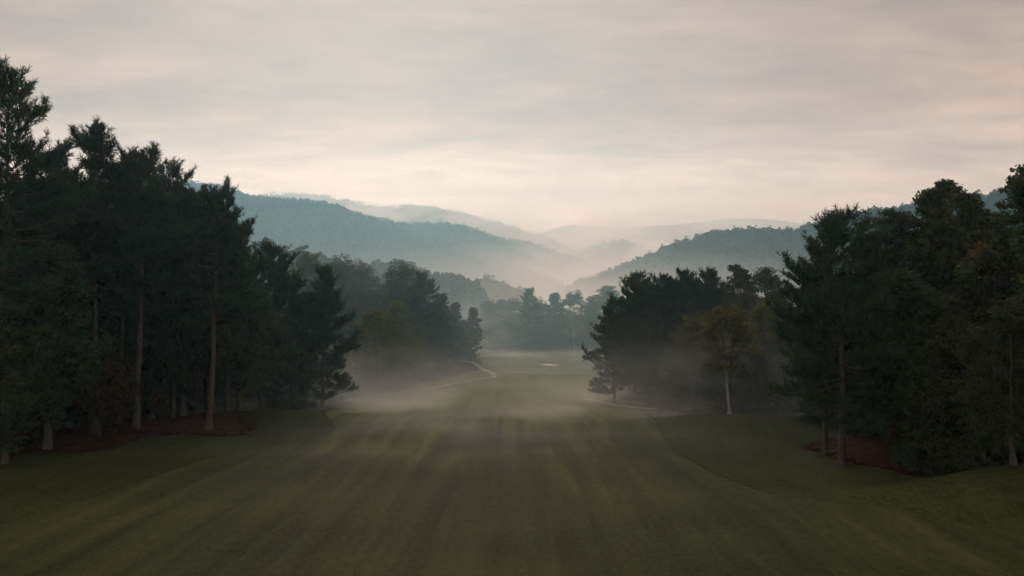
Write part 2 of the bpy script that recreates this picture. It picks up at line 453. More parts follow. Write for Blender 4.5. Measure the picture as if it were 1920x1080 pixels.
def hill(name, D, pts, run, nfor, crown, nq, mat, label, seed, ybase=-6, lean=0.0, spur=.18):
    """ridge seen at picture points pts, standing D metres away; falls towards us over `run` metres"""
    rng = np.random.default_rng(seed)
    P = np.array(pts, float)
    nu, nv = 160, 46
    px = np.linspace(P[0, 0], P[-1, 0], nu)
    # smooth ridge line
    py = np.interp(px, P[:, 0], P[:, 1]); k = np.ones(7) / 7
    py = np.convolve(np.pad(py, 3, mode='edge'), k, mode='valid')
    Dl = D * (1 + lean * (np.linspace(-1, 1, nu))) + 0 * px
    RX = np.array([xat(a, d) for a, d in zip(px, Dl)]); RZ = np.array([elev(b, d) for b, d in zip(py, Dl)])
    RZ = RZ - crown * 1.1
    v = np.linspace(-.8, 1, nv)                    # -: behind the ridge
    U, Vv = np.meshgrid(np.arange(nu), v)
    H = np.maximum(RZ[U] - ybase, 0)
    f = np.where(Vv >= 0, 1 - Vv, 1 + 1.2 * Vv)
    f = np.clip(f, 0, 1); f = f * f * (3 - 2 * f) * .4 + f * .6
    X = RX[U] * (1 - .12 * np.maximum(Vv, 0)); Y = Dl[U] - Vv * run
    nz = vn.fbm(X / (run * .35) + seed, Y / (run * .6), 4) - .5
    Z = ybase + H * f + H * spur * nz * np.clip(np.abs(Vv) * 4, 0, 1) * np.clip((1 - Vv) * 4, 0, 1)
    Z = np.where(f <= .001, ybase - 4, Z)
    # the ends run down to the valley floor
    idx = np.arange(nu * nv).reshape(nv, nu)
    F = np.stack([idx[:-1, :-1], idx[1:, :-1], idx[1:, 1:], idx[:-1, 1:]], -1).reshape(-1, 4)
    link(name, new_mesh(name, np.stack([X, Y, Z], -1).reshape(-1, 3), F, M['hill'], True), kind="structure")
    if nfor:
        u = rng.uniform(0, nu - 1.001, nfor); w = rng.uniform(.34, .98, nfor) ** 1.15
        w = np.clip(w, .36, .99); vi = w * (nv - 1)
        def samp(A):
            i = np.floor(vi).astype(int); j = np.floor(u).astype(int); fi = vi - i; fj = u - j
            i2 = np.minimum(i + 1, nv - 1)
            return (A[i, j] * (1 - fi) + A[i2, j] * fi) * (1 - fj) + (A[i, j + 1] * (1 - fi) + A[i2, j + 1] * fi) * fj
        base = np.stack([samp(X), samp(Y), samp(Z) + crown * .25], -1)
        base = base[base[:, 2] > ybase + 1]
        Vq, Fq = leafy_crowns(rng, base, crown, crown * 1.15, nq, crown * .34)
        link("hillside_forest", new_mesh("hillside_forest", Vq, Fq, mat), kind="stuff", label=label, category="forest")
FM = M['forest'] = leaf_material('far_forest_leaves', (.028, .042, .028), (.06, .075, .042), .25)
hill("hill", 1500, [(1040, 552), (1100, 527), (1150, 508), (1200, 489), (1240, 470), (1290, 450), (1340, 436), (1400, 430), (1480, 433), (1520, 424), (1600, 402), (1700, 388), (1840, 364), (1960, 345), (2100, 330)],
     560, 4200, 8.5, 70, FM, "blue-green forest on the rounded hill behind the tall pines on the right", 3)
hill("hill", 2600, [(-300, 470), (-60, 420), (120, 365), (250, 340), (350, 338), (400, 345), (440, 358), (480, 371), (560, 373), (610, 378), (650, 390), (700, 412), (760, 436), (840, 456), (900, 474), (960, 494), (1010, 510), (1050, 530), (1090, 560)],
     1050, 12000, 8.8, 40, FM, "hazy teal forest on the large hill rising behind the left tree wall", 5, spur=.3)
hill("hill", 2950, [(520, 480), (600, 430), (680, 402), (730, 413), (780, 418), (830, 415), (880, 424), (920, 440), (960, 462), (1000, 482), (1040, 500), (1070, 525), (1110, 570)],
     600, 4500, 9, 28, FM, "hazy teal forest on the second ridge, low hump behind the large left hill", 7)
hill("hill", 3250, [(800, 470), (880, 440), (930, 444), (980, 450), (1030, 466), (1080, 482), (1130, 500), (1180, 530), (1220, 570)],
     500, 3000, 9.5, 24, FM, "pale forested spur sloping down right into the valley fog", 9)
hill("hill", 3500, [(1040, 500), (1090, 466), (1130, 452), (1160, 448), (1200, 458), (1240, 475), (1280, 505), (1310, 540)],
     450, 1500, 10, 20, FM, "faint small forested knoll amid the valley fog", 13)
hill("hill", 3900, [(300, 420), (400, 385), (490, 363), (560, 358), (610, 364), (660, 376), (720, 385), (790, 383), (830, 388), (870, 400), (930, 412), (990, 432), (1050, 454), (1100, 470), (1160, 500), (1230, 550)],
     500, 6000, 11, 16, FM, "pale beige forest on the long far ridge sloping down to the right", 15)
hill("hill", 4700, [(880, 520), (960, 462), (1020, 430), (1060, 418), (1110, 418), (1150, 422), (1200, 420), (1260, 419), (1330, 411), (1400, 405), (1450, 408), (1520, 418), (1640, 430), (1800, 420), (2000, 440)],
     600, 0, 9, 0, FM, "", 17)
hill("low_hill", 520, [(560, 560), (640, 530), (700, 500), (760, 498), (800, 510), (840, 517), (870, 524), (895, 537), (915, 565)],
     120, 420, 4.6, 150, FM, "misty low wood on the rise behind the dark left trees", 19, ybase=-5)
hill("low_hill", 680, [(840, 560), (900, 528), (925, 527), (950, 534), (980, 546), (1010, 565)],
     120, 240, 4.8, 120, FM, "pale misty low wood between the left trees and the far green", 21, ybase=-5)
hill("low_hill", 420, [(300, 500), (400, 470), (470, 456), (510, 466), (560, 478), (640, 500), (700, 520), (760, 550)],
     120, 420, 4.4, 170, FM, "dim wooded rise behind the left pines' tops", 23, ybase=-2)

# ------------------------------------------------------------------ trees
def tube(path, r, n=8):
    path = np.asarray(path, float); r = np.asarray(r, float); m = len(path)
    d = np.gradient(path, axis=0); d /= np.linalg.norm(d, axis=1)[:, None] + 1e-9
    ref = np.where(np.abs(d[:, 2:3]) > .9, np.array([[1., 0, 0]]), np.array([[0, 0, 1.]]))
    a = np.cross(d, ref); a /= np.linalg.norm(a, axis=1)[:, None] + 1e-9; b = np.cross(d, a)
    th = np.linspace(0, 2 * np.pi, n, endpoint=False)
    V = path[:, None, :] + r[:, None, None] * (np.cos(th)[None, :, None] * a[:, None, :] + np.sin(th)[None, :, None] * b[:, None, :])
    i = np.arange(m * n).reshape(m, n)
    F = np.stack([i[:-1], i[1:], np.roll(i, -1, 1)[1:], np.roll(i, -1, 1)[:-1]], -1).reshape(-1, 4)
    return V.reshape(-1, 3), F
class Acc:
    def __init__(s): s.V = []; s.F = []; s.n = 0
    def add(s, vf):
        V, F = vf; s.V.append(V); s.F.append(F + s.n); s.n += len(V)
    def get(s): return np.concatenate(s.V), np.concatenate(s.F)
def needle_tufts(rng, P, A, L, nb, w):
    """brush-like needle tufts: P (n,3) foot, A (n,3) axis; nb blades each"""
    n = len(P)
    A = A / (np.linalg.norm(A, axis=1)[:, None] + 1e-9)
    s = rng.random((n, nb, 1)) * .75
    foot = P[:, None, :] + A[:, None, :] * s * L[:, None, None]
    d = A[:, None, :] * 1.0 + rng.normal(size=(n, nb, 3)) * .6
    d /= np.linalg.norm(d, axis=2)[..., None]
    ln = L[:, None, None] * rng.uniform(.45, .75, (n, nb, 1))
    tip = foot + d * ln
    side = np.cross(d, rng.normal(size=(n, nb, 3))); side /= np.linalg.norm(side, axis=2)[..., None] + 1e-9
    side *= w
    V = np.stack([foot - side * .4, foot + side * .4, tip + side * .5 - d * ln * .25, tip], 2).reshape(-1, 3)
    return V, np.arange(len(V)).reshape(-1, 4)
def make_pine(seed, H=26.0, cs=.42, R=4.6, nbr=64, r0=.30, dens=1.0, top=.18, dead=5, lean=.3, cone=False):
    rng = np.random.default_rng(seed)
    tz = np.linspace(0, 1, 16)
    wx = np.cumsum(rng.normal(size=16)) * .07 + lean * tz ** 1.5 * rng.choice([-1, 1]); wy = np.cumsum(rng.normal(size=16)) * .07
    tp = np.stack([wx - wx[0], wy - wy[0], tz * H], -1); tp[0, 2] = -.5
    tr = r0 * (1 - tz) ** .75 + .035; tr[0] *= 1.7; tr[1] *= 1.08
    trunk = tube(tp, tr, 9)
    at = lambda t: np.array([np.interp(t, tz, tp[:, k]) for k in range(3)])
    limbs = Acc(); TP, TA, TL = [], [], []
    for k in range(nbr + dead):
        isdead = k >= nbr
        t = rng.uniform(cs - .16, cs) if isdead else cs + (1 - cs) * ((k + rng.random()) / nbr) ** .92 * .975
        u = (t - cs) / (1 - cs)
        prof = (1 - max(u, 0)) ** .62 * (.55 + .45 * min(1, max(u, 0) / .22)) + top * min(1, max(0, 1.15 - u))
        if not cone:
            uu = min(1, max(u, 0))
            prof = (1 - uu ** 2.3) ** .62 * (.6 + .4 * min(1, uu / .25)) * .92 + .10
        Lb = R * prof * rng.uniform(.42, 1.25) if not isdead else R * rng.uniform(.25, .55)
        az = rng.random() * 6.283 if rng.random() > .0 else 0
        el = rad(-14 + 62 * max(u, 0) ** 1.2 + rng.normal() * 10)
        h = np.array([math.cos(az), math.sin(az), 0.])
        p = at(t); s = np.linspace(0, 1, 6)
        droop = -.10 * Lb * np.sin(s * np.pi) + .14 * Lb * s ** 2.5
        q = p + h * (s * Lb * math.cos(el))[:, None] + np.array([0, 0, 1.]) * (s * Lb * math.sin(el) + droop)[:, None]
        q[1:] += rng.normal(size=(5, 3)) * .05 * Lb * .4
        rb = (.035 + .013 * Lb) * (1 - s * .8)
        limbs.add(tube(q, rb, 5))
        if isdead: continue
        qa = lambda x: np.array([np.interp(x, s, q[:, c]) for c in range(3)])
        fwd = q[-1] - q[-3]; fwd /= np.linalg.norm(fwd) + 1e-9
        up = np.array([0, 0, 1.])
        ns = max(3, int(Lb * 2.6 * dens))
        starts = []
        for j in range(ns):
            x = .28 + .72 * (j + rng.random()) / ns
            sg = 1 if j % 2 else -1
            lt = np.cross(fwd, up) * sg
            dr = fwd * .75 + lt * rng.uniform(.4, 1.0) + up * rng.uniform(-.05, .45)
            dr /= np.linalg.norm(dr)
            lt_len = (.7 + .40 * Lb * (1.15 - x)) * rng.uniform(.6, 1.1)
            e = qa(x); starts.append((e, dr, lt_len))
            limbs.add(tube(np.stack([e, e + dr * lt_len * .5, e + dr * lt_len]), np.array([.022, .016, .01]), 3))
        starts.append((qa(.72), fwd, Lb * .28 + .2))
        for e, dr, ll in starts:
            m = max(2, int(ll / .27 * dens))
            for c in range(m):
                f = .25 + .75 * (c + 1) / m
                TP.append(e + dr * ll * f + rng.normal(size=3) * .09)
                TA.append(dr * rng.uniform(.4, .9) + up * rng.uniform(.3, .8) + rng.normal(size=3) * .3)
                TL.append(rng.uniform(.5, .9))
    # leader tufts
    for c in range(9):
        TP.append(at(1.0 - .012 * c) + rng.normal(size=3) * .12); TA.append(np.array([0, 0, 1.]) + rng.normal(size=3) * .4); TL.append(.6)
    V, F = needle_tufts(rng, np.array(TP), np.array(TA), np.array(TL), 17, .062)
    return trunk, limbs.get(), (V, F), H
def leaf_quads(rng, C, rxyz, n, size, flat=.0):
    """C (m,3) clump centres; n leaves each, spread mostly near the clump surface"""
    m = len(C)
    d = rng.normal(size=(m, n, 3)); d /= np.linalg.norm(d, axis=2)[..., None]
    r = rng.random((m, n, 1)) ** .45
    P = (C[:, None, :] + d * r * rxyz[:, None, :]).reshape(-1, 3)
    nr = d.reshape(-1, 3) * .6 + rand_dirs(rng, m * n) + np.array([0, 0, .35])
    nr /= np.linalg.norm(nr, axis=1)[:, None]
    T = np.cross(nr, rand_dirs(rng, m * n)); T /= np.linalg.norm(T, axis=1)[:, None] + 1e-9
    B = np.cross(nr, T)
    sz = size * rng.uniform(.55, 1.15, (m * n, 1))
    return quads(P, T * sz * .72, B * sz)
def make_broad(seed, H=18.0, R=5.0, cs=.22, nl=20, nsub=15, nlf=44, lf=.19, r0=.26, shape='round', lowskirt=0, fork=False, ls=1.0, wander=.10):
    rng = np.random.default_rng(seed)
    tz = np.linspace(0, 1, 14)
    wx = np.cumsum(rng.normal(size=14)) * wander; wy = np.cumsum(rng.normal(size=14)) * wander
    TH = H * (.5 if fork else .86)
    tp = np.stack([wx - wx[0], wy - wy[0], tz * TH], -1); tp[0, 2] = -.5
    tr = r0 * ((1 - tz * (.6 if fork else 1)) ** .8) + .03; tr[0] *= 1.8; tr[1] *= 1.1
    trunk = tube(tp, tr, 9)
    at = lambda t: np.array([np.interp(t, tz, tp[:, k]) for k in range(3)])
    limbs = Acc(); SC, SR = [], []
    for k in range(nl):
        u = (k + .5) / nl
        u = u ** (.8 if shape != 'tall' else 1)
        zc = H * (cs + (1 - cs) * u * .97)
        if shape == 'round': pr = math.sqrt(max(.04, 1 - (2 * (u - .44)) ** 2 * .92))
        elif shape == 'tall': pr = (.5 + .5 * math.sin(math.pi * min(1, u * 1.05 + .12))) * (1 - .25 * u)
        else: pr = (1 - u) ** .6 * .9 + .22
        az = k * 2.4 + rng.normal() * .5
        rr = R * pr * rng.uniform(.45, .86)
        if u > .93: rr *= .5
        lr = ls * R * rng.uniform(.26, .42) * (.75 + .35 * pr)
        c = at(min(1, zc / TH)) * np.array([1, 1, 0]) + np.array([math.cos(az) * rr, math.sin(az) * rr, zc - lr * .35])
        t0 = min(.97, max(cs * .75, (zc - rr * rng.uniform(.5, .9)) / TH)) if not fork else rng.uniform(.8, .99)
        p = at(t0); mid = p * .45 + c * .55 + np.array([0, 0, -.1 * rr])
        s = np.linspace(0, 1, 6)[:, None]
        q = p * (1 - s) ** 2 + 2 * mid * s * (1 - s) + c * s ** 2
        rb = (.03 + .012 * rr + (.03 if fork else 0)) * (1 - np.linspace(0, 1, 6) * .75)
        limbs.add(tube(q, rb, 5))
        for j in range(nsub):
            d = rand_dirs(rng, 1)[0]; d[2] = d[2] * .8 + .15
            e = c + d * lr * rng.uniform(.55, 1.15)
            if rng.random() < .5:
                limbs.add(tube(np.stack([c, (c + e) / 2 + rng.normal(size=3) * .1, e]), np.array([.025, .017, .008]), 3))
            SC.append(e); b = lr * rng.uniform(.24, .46) + .16
            SR.append((b * rng.uniform(.9, 1.4), b * rng.uniform(.9, 1.4), b * rng.uniform(.55, .9)))
    for k in range(lowskirt):
        az = rng.random() * 6.283; rr = R * rng.uniform(.2, .85)
        e = np.array([math.cos(az) * rr, math.sin(az) * rr, H * rng.uniform(.04, cs + .08)])
        SC.append(e); b = rng.uniform(.5, .9); SR.append((b, b, b * .6))
    V, F = leaf_quads(rng, np.array(SC), np.array(SR), nlf, lf)
    return trunk, limbs.get(), (V, F), H

LIB = {}
def lib(key, parts, bark_m, leaf_m):
    (tv, tf), (lv, lf_), (cv, cf), H = parts
    LIB[key] = (new_mesh(key + "_trunk", tv, tf, M[bark_m], True), new_mesh(key + "_limbs", lv, lf_, M[bark_m], True),
                new_mesh(key + "_crown", cv, cf, M[leaf_m]), H)
lib('pine_a', make_pine(1, 30, .44, 5.0, 78, top=.42, dens=1.15), 'bark_pine', 'pine')
lib('pine_b', make_pine(2, 30, .24, 5.8, 96, top=.38, dens=1.1), 'bark_pine', 'pine')
lib('pine_c', make_pine(3, 26, .42, 4.7, 76, dens=1.15, top=.44), 'bark_pine', 'pine')
lib('pine_d', make_pine(4, 22, .20, 5.6, 88, r0=.28, dead=8, top=.3, dens=1.1), 'bark_pine', 'pine')
lib('pine_g', make_pine(7, 26, .44, 5.1, 80, top=.42, dens=1.15), 'bark_pine', 'pine')
lib('pine_e', make_pine(5, 22, .36, 4.2, 74, r0=.24, top=.42, dens=1.1), 'bark_pine', 'pine')
lib('pine_f', make_pine(6, 20, .12, 4.8, 96, cone=True, r0=.22, top=.22, dens=1.1), 'bark_pine', 'pine')
lib('oak_a', make_broad(11, 18, 5.2, .14, 26, nlf=60, lf=.15), 'bark_grey', 'leaf_dark')
lib('oak_b', make_broad(12, 18, 4.8, .18, 24, nlf=60, lf=.15), 'bark_grey', 'leaf_mid')
lib('oak_c', make_broad(13, 20, 4.4, .18, 34, nsub=13, nlf=58, lf=.15, shape='tall', ls=.78), 'bark_grey', 'leaf_dark')
lib('poplar', make_broad(14, 22, 4.2, .18, 40, nsub=12, nlf=54, lf=.16, shape='tall', ls=.72), 'bark_grey', 'leaf_mid')
lib('gold_a', make_broad(15, 16, 4.6, .10, 24, nlf=54, lf=.15, lowskirt=34), 'bark_grey', 'leaf_gold')
lib('gold_b', make_broad(16, 18, 4.6, .08, 28, nlf=54, lf=.15, shape='tall', lowskirt=40), 'bark_grey', 'leaf_gold')
lib('olive', make_broad(21, 18, 4.8, .08, 30, nsub=14, nlf=60, lf=.14, shape='tall', lowskirt=40, ls=.85), 'bark_grey', 'leaf_olive')
lib('pale', make_broad(17, 14, 3.4, .42, 18, nsub=12, nlf=26, r0=.15, fork=True, wander=.04), 'bark_pale', 'leaf_gold')
lib('rust', make_broad(18, 8, 3.6, .30, 14, nsub=12, nlf=36, r0=.1, shape='round'), 'bark_grey', 'leaf_rust')
lib('skirt', make_broad(19, 14, 4.6, .04, 26, nlf=54, lf=.16, shape='cone', lowskirt=60), 'bark_grey', 'leaf_dark')
lib('bush', make_broad(20, 5, 2.6, .05, 12, nsub=12, nlf=36, r0=.07, lowskirt=20), 'bark_grey', 'leaf_dark')

rngp = random.Random(5)
def tree(name, key, X, Y, H, label, group=None, cat="tree", rz=None, wide=1.0, leaf=None):
    e = bpy.data.objects.new(name, None); col.objects.link(e)
    e.empty_display_size = .5
    tm, lm, cm, H0 = LIB[key]
    s = H / H0
    e.location = (X, Y, float(terr(X, Y)) - .05)
    e.rotation_euler = (0, 0, rngp.random() * 6.283 if rz is None else rz)
    e.scale = (s * wide, s * wide, s)
    e["label"] = label; e["category"] = cat
    if group: e["group"] = group
    link("trunk", tm, e); link("limbs", lm, e, kind="stuff"); link("crown", cm, e)
    return e
def seen(name, key, px, Y, top, label, group=None, **kw):
    """a tree at depth Y whose tip is seen at row `top`"""
    X = xat(px, Y, top); H = (elev(top, Y) - float(terr(X, Y))) * (.96 if 'pine' in key else .985)
    return tree(name, key, X, Y, H, label, group, **kw)

# --- left wall
seen("pine_tree", 'pine_b', 12, 80, 118, "tallest dark pine, cut off by the left edge of the picture", rz=.4)
seen("pine_tree", 'pine_a', 187, 94, 229, "tall pine with open see-through top, second tallest on the left")
seen("pine_tree", 'pine_c', 262, 98, 276, "pine with slightly leaning pale trunk at the straw bed edge on the left")
seen("pine_tree", 'pine_b', 318, 112, 298, "pine behind the leaning trunk, its ragged top before the hill's left end")
seen("pine_tree", 'pine_g', 396, 97, 354, "pine with bare straight trunk rising from the rust straw point", rz=2.0)
seen("pine_tree", 'pine_a', 95, 104, 285, "dark pine filling the gap between the two tallest left pines")
seen("oak_tree", 'oak_c', 95, 83, 440, "dark broadleaf tree standing before the tallest left pine", wide=1.15)
seen("oak_tree", 'oak_a', 15, 76, 560, "dark broadleaf tree low at the left edge of the picture")
seen("maple_tree", 'rust', 190, 92, 672, "low rust-brown maple spreading over the left straw bed")
seen("oak_tree", 'oak_c', 325, 108, 520, "slim broadleaf tree between the two bare pine trunks on the left")
seen("oak_tree", 'oak_b', 448, 114, 520, "leafy dark broadleaf tree just behind the straw bed's right tip")
seen("pine_tree", 'pine_d', 520, 132, 462, "bushy-topped pine standing in mist right of the straw bed")
seen("pine_tree", 'pine_f', 606, 136, 498, "pointed dark pine at the right end of the left wall, mist at its foot")
seen("oak_tree", 'olive', 570, 146, 545, "brown-tinged broadleaf tree between the last two pines on the left")
seen("oak_tree", 'oak_b', 492, 124, 560, "broadleaf tree with paler leaves below the bushy-topped pine")
seen("oak_tree", 'skirt', 545, 126, 640, "small leafy tree in the mist between the last two left pines")
for px, Y, top, k in [(40, 96, 330, 'pine_b'), (140, 110, 400, 'pine_d'), (225, 120, 420, 'pine_d'), (300, 128, 470, 'pine_d'), (370, 126, 455, 'pine_f'),
                      (430, 135, 470, 'pine_b'), (60, 118, 380, 'pine_d'), (-40, 92, 260, 'pine_b'), (-90, 84, 300, 'pine_b'), (470, 148, 500, 'pine_f'),
                      (228, 104, 310, 'pine_c'), (292, 108, 325, 'pine_b'), (140, 102, 340, 'pine_c'), (375, 118, 420, 'pine_b'), (352, 110, 352, 'pine_c'), (432, 114, 432, 'pine_c')]:
    seen("pine_tree", k, px, Y, top, "dim pine deeper in the left wood, mostly hidden by nearer trees", "pines deep in the left wood")
for px, Y, top, k in [(150, 100, 560, 'oak_a'), (230, 112, 600, 'oak_a'), (290, 116, 600, 'oak_c'), (380, 118, 600, 'oak_c'), (60, 92, 600, 'oak_a'), (-30, 82, 560, 'oak_a'),
                      (410, 128, 600, 'oak_b'), (340, 130, 590, 'oak_a'), (180, 125, 560, 'oak_a'), (100, 112, 580, 'oak_a'), (20, 100, 540, 'oak_a')]:
    seen("oak_tree", k, px, Y, top, "dim broadleaf tree deeper in the left wood, mostly hidden by nearer trees", "broadleaf trees deep in the left wood")

# --- misty left bank
seen("oak_tree", 'oak_b', 575, 205, 470, "round green crown above the pointed pine, on the left rise")
seen("oak_tree", 'oak_a', 630, 212, 482, "round dark crown right of the topmost round crown on the left rise")
seen("oak_tree", 'oak_a', 668, 220, 492, "broad dome crown left of the low wooded notch on the left bank")
seen("oak_tree", 'oak_a', 745, 205, 494, "largest dark dome crown on the misty left bank", wide=1.2)
seen("oak_tree", 'pine_c', 792, 200, 510, "dark pointed crown at the right shoulder of the largest dome")
seen("oak_tree", 'oak_c', 833, 206, 545, "slope-topped dark tree right of the pointed crown on the left bank")
seen("oak_tree", 'gold_a', 704, 166, 572, "yellow-green tree catching light at the misty left bank", wide=1.3)
seen("oak_tree", 'gold_b', 740, 174, 562, "pale yellowing tree just behind the lit yellow-green one", wide=1.3)
seen("oak_tree", 'oak_b', 668, 164, 606, "grey-green tree dissolving in mist beside the pointed pine")
seen("oak_tree", 'gold_b', 778, 184, 600, "olive leafy tree before the largest dome, foliage to the ground", wide=1.3)
seen("oak_tree", 'oak_c', 858, 224, 562, "dark slim tree second from the right end of the left bank")
seen("oak_tree", 'oak_c', 884, 236, 572, "last tree of the left bank, leafy down one side with bare trunks", wide=1.1)
seen("oak_tree", 'skirt', 815, 196, 610, "dark leafy tree behind the cart path on the left bank")
seen("oak_tree", 'skirt', 740, 172, 650, "leafy low tree near the cart path, greyed by mist")
for px, Y, top in [(600, 190, 540), (640, 195, 560), (690, 200, 545), (760, 215, 540), (840, 225, 590), (870, 245, 600), (700, 190, 610), (655, 178, 640), (790, 205, 570), (720, 215, 530), (640, 225, 520), (820, 220, 560), (665, 190, 590), (730, 195, 600), (770, 200, 590), (800, 212, 600), (850, 232, 610), (690, 176, 630), (620, 170, 600)]:
    seen("oak_tree", rngp.choice(['oak_a', 'oak_b', 'oak_b', 'skirt']), px, Y, top, "misty broadleaf tree filling the left bank between named crowns", "broadleaf trees massed on the left bank", wide=1.2)

# --- wood behind the green
seen("pine_tree", 'pine_c', 993, 292, 540, "lone pine top standing above the wood behind the green")
for px, Y, top, k, lb in [(895, 315, 580, 'oak_b', "hazy crown at the left end of the wood behind the green"),
        (915, 300, 562, 'oak_b', "second hazy crown from the left in the wood behind the green"),
        (940, 305, 560, 'oak_b', "third hazy crown from the left in the wood behind the green"),
        (968, 312, 560, 'oak_a', "rounded hazy crown just left of the lone pine top behind the green"),
        (1000, 320, 570, 'oak_a', "hazy crown directly behind the lone pine top"),
        (1020, 310, 565, 'oak_a', "lower hazy crown just right of the lone pine top"),
        (1044, 305, 545, 'oak_c', "tall hazy crown, second to the right of the lone pine top"),
        (1078, 308, 546, 'oak_a', "broad hazy crown above the slim pale-trunked tree behind the green"),
        (1106, 310, 552, 'oak_c', "hazy crown just right of the slim pale-trunked tree"),
        (1138, 318, 534, 'oak_b', "highest hazy crown at the right end of the wood behind the green"),
        (1165, 312, 560, 'oak_a', "hazy crown half hidden behind the leading pine of the right stand")]:
    seen("oak_tree", k, px, Y, top, lb, "wood behind the green", wide=1.25)
for px, Y, top, k in [(925, 296, 600, 'skirt'), (955, 296, 595, 'skirt'), (985, 298, 605, 'skirt'), (1012, 296, 600, 'skirt'), (1036, 298, 605, 'skirt'),
                      (1062, 298, 600, 'oak_a'), (1095, 300, 605, 'skirt'), (1120, 298, 600, 'skirt'), (1150, 300, 580, 'oak_a'), (940, 302, 598, 'skirt'), (970, 302, 590, 'skirt'), (1050, 304, 585, 'skirt'), (1080, 304, 590, 'skirt'), (1108, 304, 590, 'skirt'), (905, 304, 605, 'skirt')]:
    seen("oak_tree", k, px, Y, top, "low blue-green tree at the foot of the hazy wood behind the green", "low trees behind the green", wide=1.45)
seen("birch_tree", 'pale', 1077, 290, 590, "slim pale-trunked tree at the right of the wood behind the green")

# --- right stand of pines
seen("pine_tree", 'pine_f', 1152, 137, 560, "pine with bare dark trunk at the left tip of the right stand", wide=1.1)
seen("pine_tree", 'pine_d', 1190, 147, 514, "highest-fronted pine leading the right stand, drooping tiers on the left", wide=1.1)
seen("pine_tree", 'pine_c', 1240, 150, 515, "pine with tall clean trunk, third in the right stand")
seen("pine_tree", 'pine_e', 1283, 154, 507, "round-headed pine in the middle of the right stand")
seen("pine_tree", 'pine_c', 1326, 158, 504, "broad flat-headed pine at the right end of the pine stand")
seen("pine_tree", 'pine_e', 1212, 140, 560, "slim pine with pale trunk in front of the right stand")
seen("pine_tree", 'pine_d', 1225, 165, 540, "pine deep in the right stand, seen between front trunks", "pines deep in the right stand")
seen("pine_tree", 'pine_d', 1275, 170, 535, "pine deep in the right stand, seen between front trunks", "pines deep in the right stand")
for px, Y, top in [(1310, 172, 535), (1345, 170, 520), (1260, 162, 525), (1205, 160, 530), (1180, 158, 560), (1295, 160, 530)]:
    seen("pine_tree", 'pine_d', px, Y, top, "pine deep in the right stand, seen between front trunks", "pines deep in the right stand")
seen("oak_tree", 'poplar', 1386, 160, 489, "light green tall broadleaf tree behind the pale-trunked tree", wide=1.1)
seen("oak_tree", 'oak_b', 1432, 166, 498, "green broadleaf tree left of the big right pine, half hidden")
seen("birch_tree", 'pale', 1366, 103, 571, "golden tree with slim whitish trunk and forked white limbs", wide=1.25)
seen("oak_tree", 'gold_a', 1302, 118, 586, "olive-brown tree left of the slim white trunk")
seen("oak_tree", 'gold_a', 1435, 120, 560, "yellowish tree right of the slim white trunk, touching the big pine")
seen("oak_tree", 'skirt', 1290, 125, 650, "low leafy tree in mist left of the golden tree", wide=.9)
seen("oak_tree", 'gold_b', 1400, 116, 640, "greyed golden low tree behind the slim white trunk")
seen("oak_tree", 'skirt', 1455, 112, 640, "dim leafy tree in mist under the big right pine")
for px, Y, top in [(1340, 112, 640), (1385, 110, 655), (1420, 108, 650), (1310, 132, 600), (1365, 124, 590), (1250, 158, 560), (1400, 150, 545), (1455, 150, 540), (1350, 130, 600), (1390, 135, 590), (1330, 140, 580), (1460, 130, 580), (1490, 125, 600), (1430, 140, 590), (1270, 150, 620)]:
    seen("oak_tree", rngp.choice(['oak_a', 'oak_b', 'skirt']), px, Y, top, "shadowy broadleaf tree behind the golden trees on the right", "broadleaf trees behind the golden trees")

# --- right wall
seen("pine_tree", 'pine_d', 1572, 75, 398, "big spreading pine with bare low limbs on the right", rz=1.1, wide=1.05)
seen("pine_tree", 'pine_b', 1543, 81, 440, "darker pine trunk just behind the big spreading right pine")
seen("oak_tree", 'oak_c', 1665, 84, 378, "broadleaf tree with leafy spires right of the big pine")
seen("oak_tree", 'poplar', 1752, 80, 326, "tallest poplar with bright leafy top on the right")
seen("oak_tree", 'poplar', 1806, 83, 334, "twin poplar top just right of the tallest poplar")
seen("oak_tree", 'olive', 1828, 66, 452, "broadleaf tree with orange-tinged crown at the right", wide=1.0)
seen("oak_tree", 'oak_c', 1916, 63, 292, "dark tree cut off by the right edge of the picture", wide=1.1)
seen("oak_tree", 'oak_b', 1690, 76, 500, "leafy tree with paler leaves between big pine and orange-tinged tree")
seen("oak_tree", 'oak_a', 1895, 58, 560, "dark leafy tree low at the right edge")
seen("oak_tree", 'skirt', 1745, 70, 640, "low dark leafy tree at the foot of the right wall")
seen("oak_tree", 'skirt', 1840, 62, 690, "dark bushy tree above the near right mound")
for px, Y, top, k in [(1620, 98, 470, 'oak_c'), (1700, 95, 430, 'oak_a'), (1780, 96, 430, 'oak_c'), (1850, 90, 380, 'oak_c'), (1950, 85, 330, 'oak_c'), (1600, 110, 520, 'pine_d'), (1680, 108, 560, 'oak_a'),
                      (1560, 105, 560, 'oak_a'), (1510, 112, 580, 'oak_a'), (1760, 108, 560, 'oak_a'), (1840, 100, 560, 'oak_a'), (1980, 72, 420, 'oak_a'), (1930, 78, 560, 'skirt'), (1640, 100, 640, 'skirt'), (1720, 90, 660, 'skirt'), (1800, 82, 660, 'skirt'), (1890, 74, 680, 'skirt')]:
    seen("pine_tree" if 'pine' in k else "oak_tree", k, px, Y, top, "dark tree deep in the right wood, mostly hidden by nearer trees", "trees deep in the right wood")

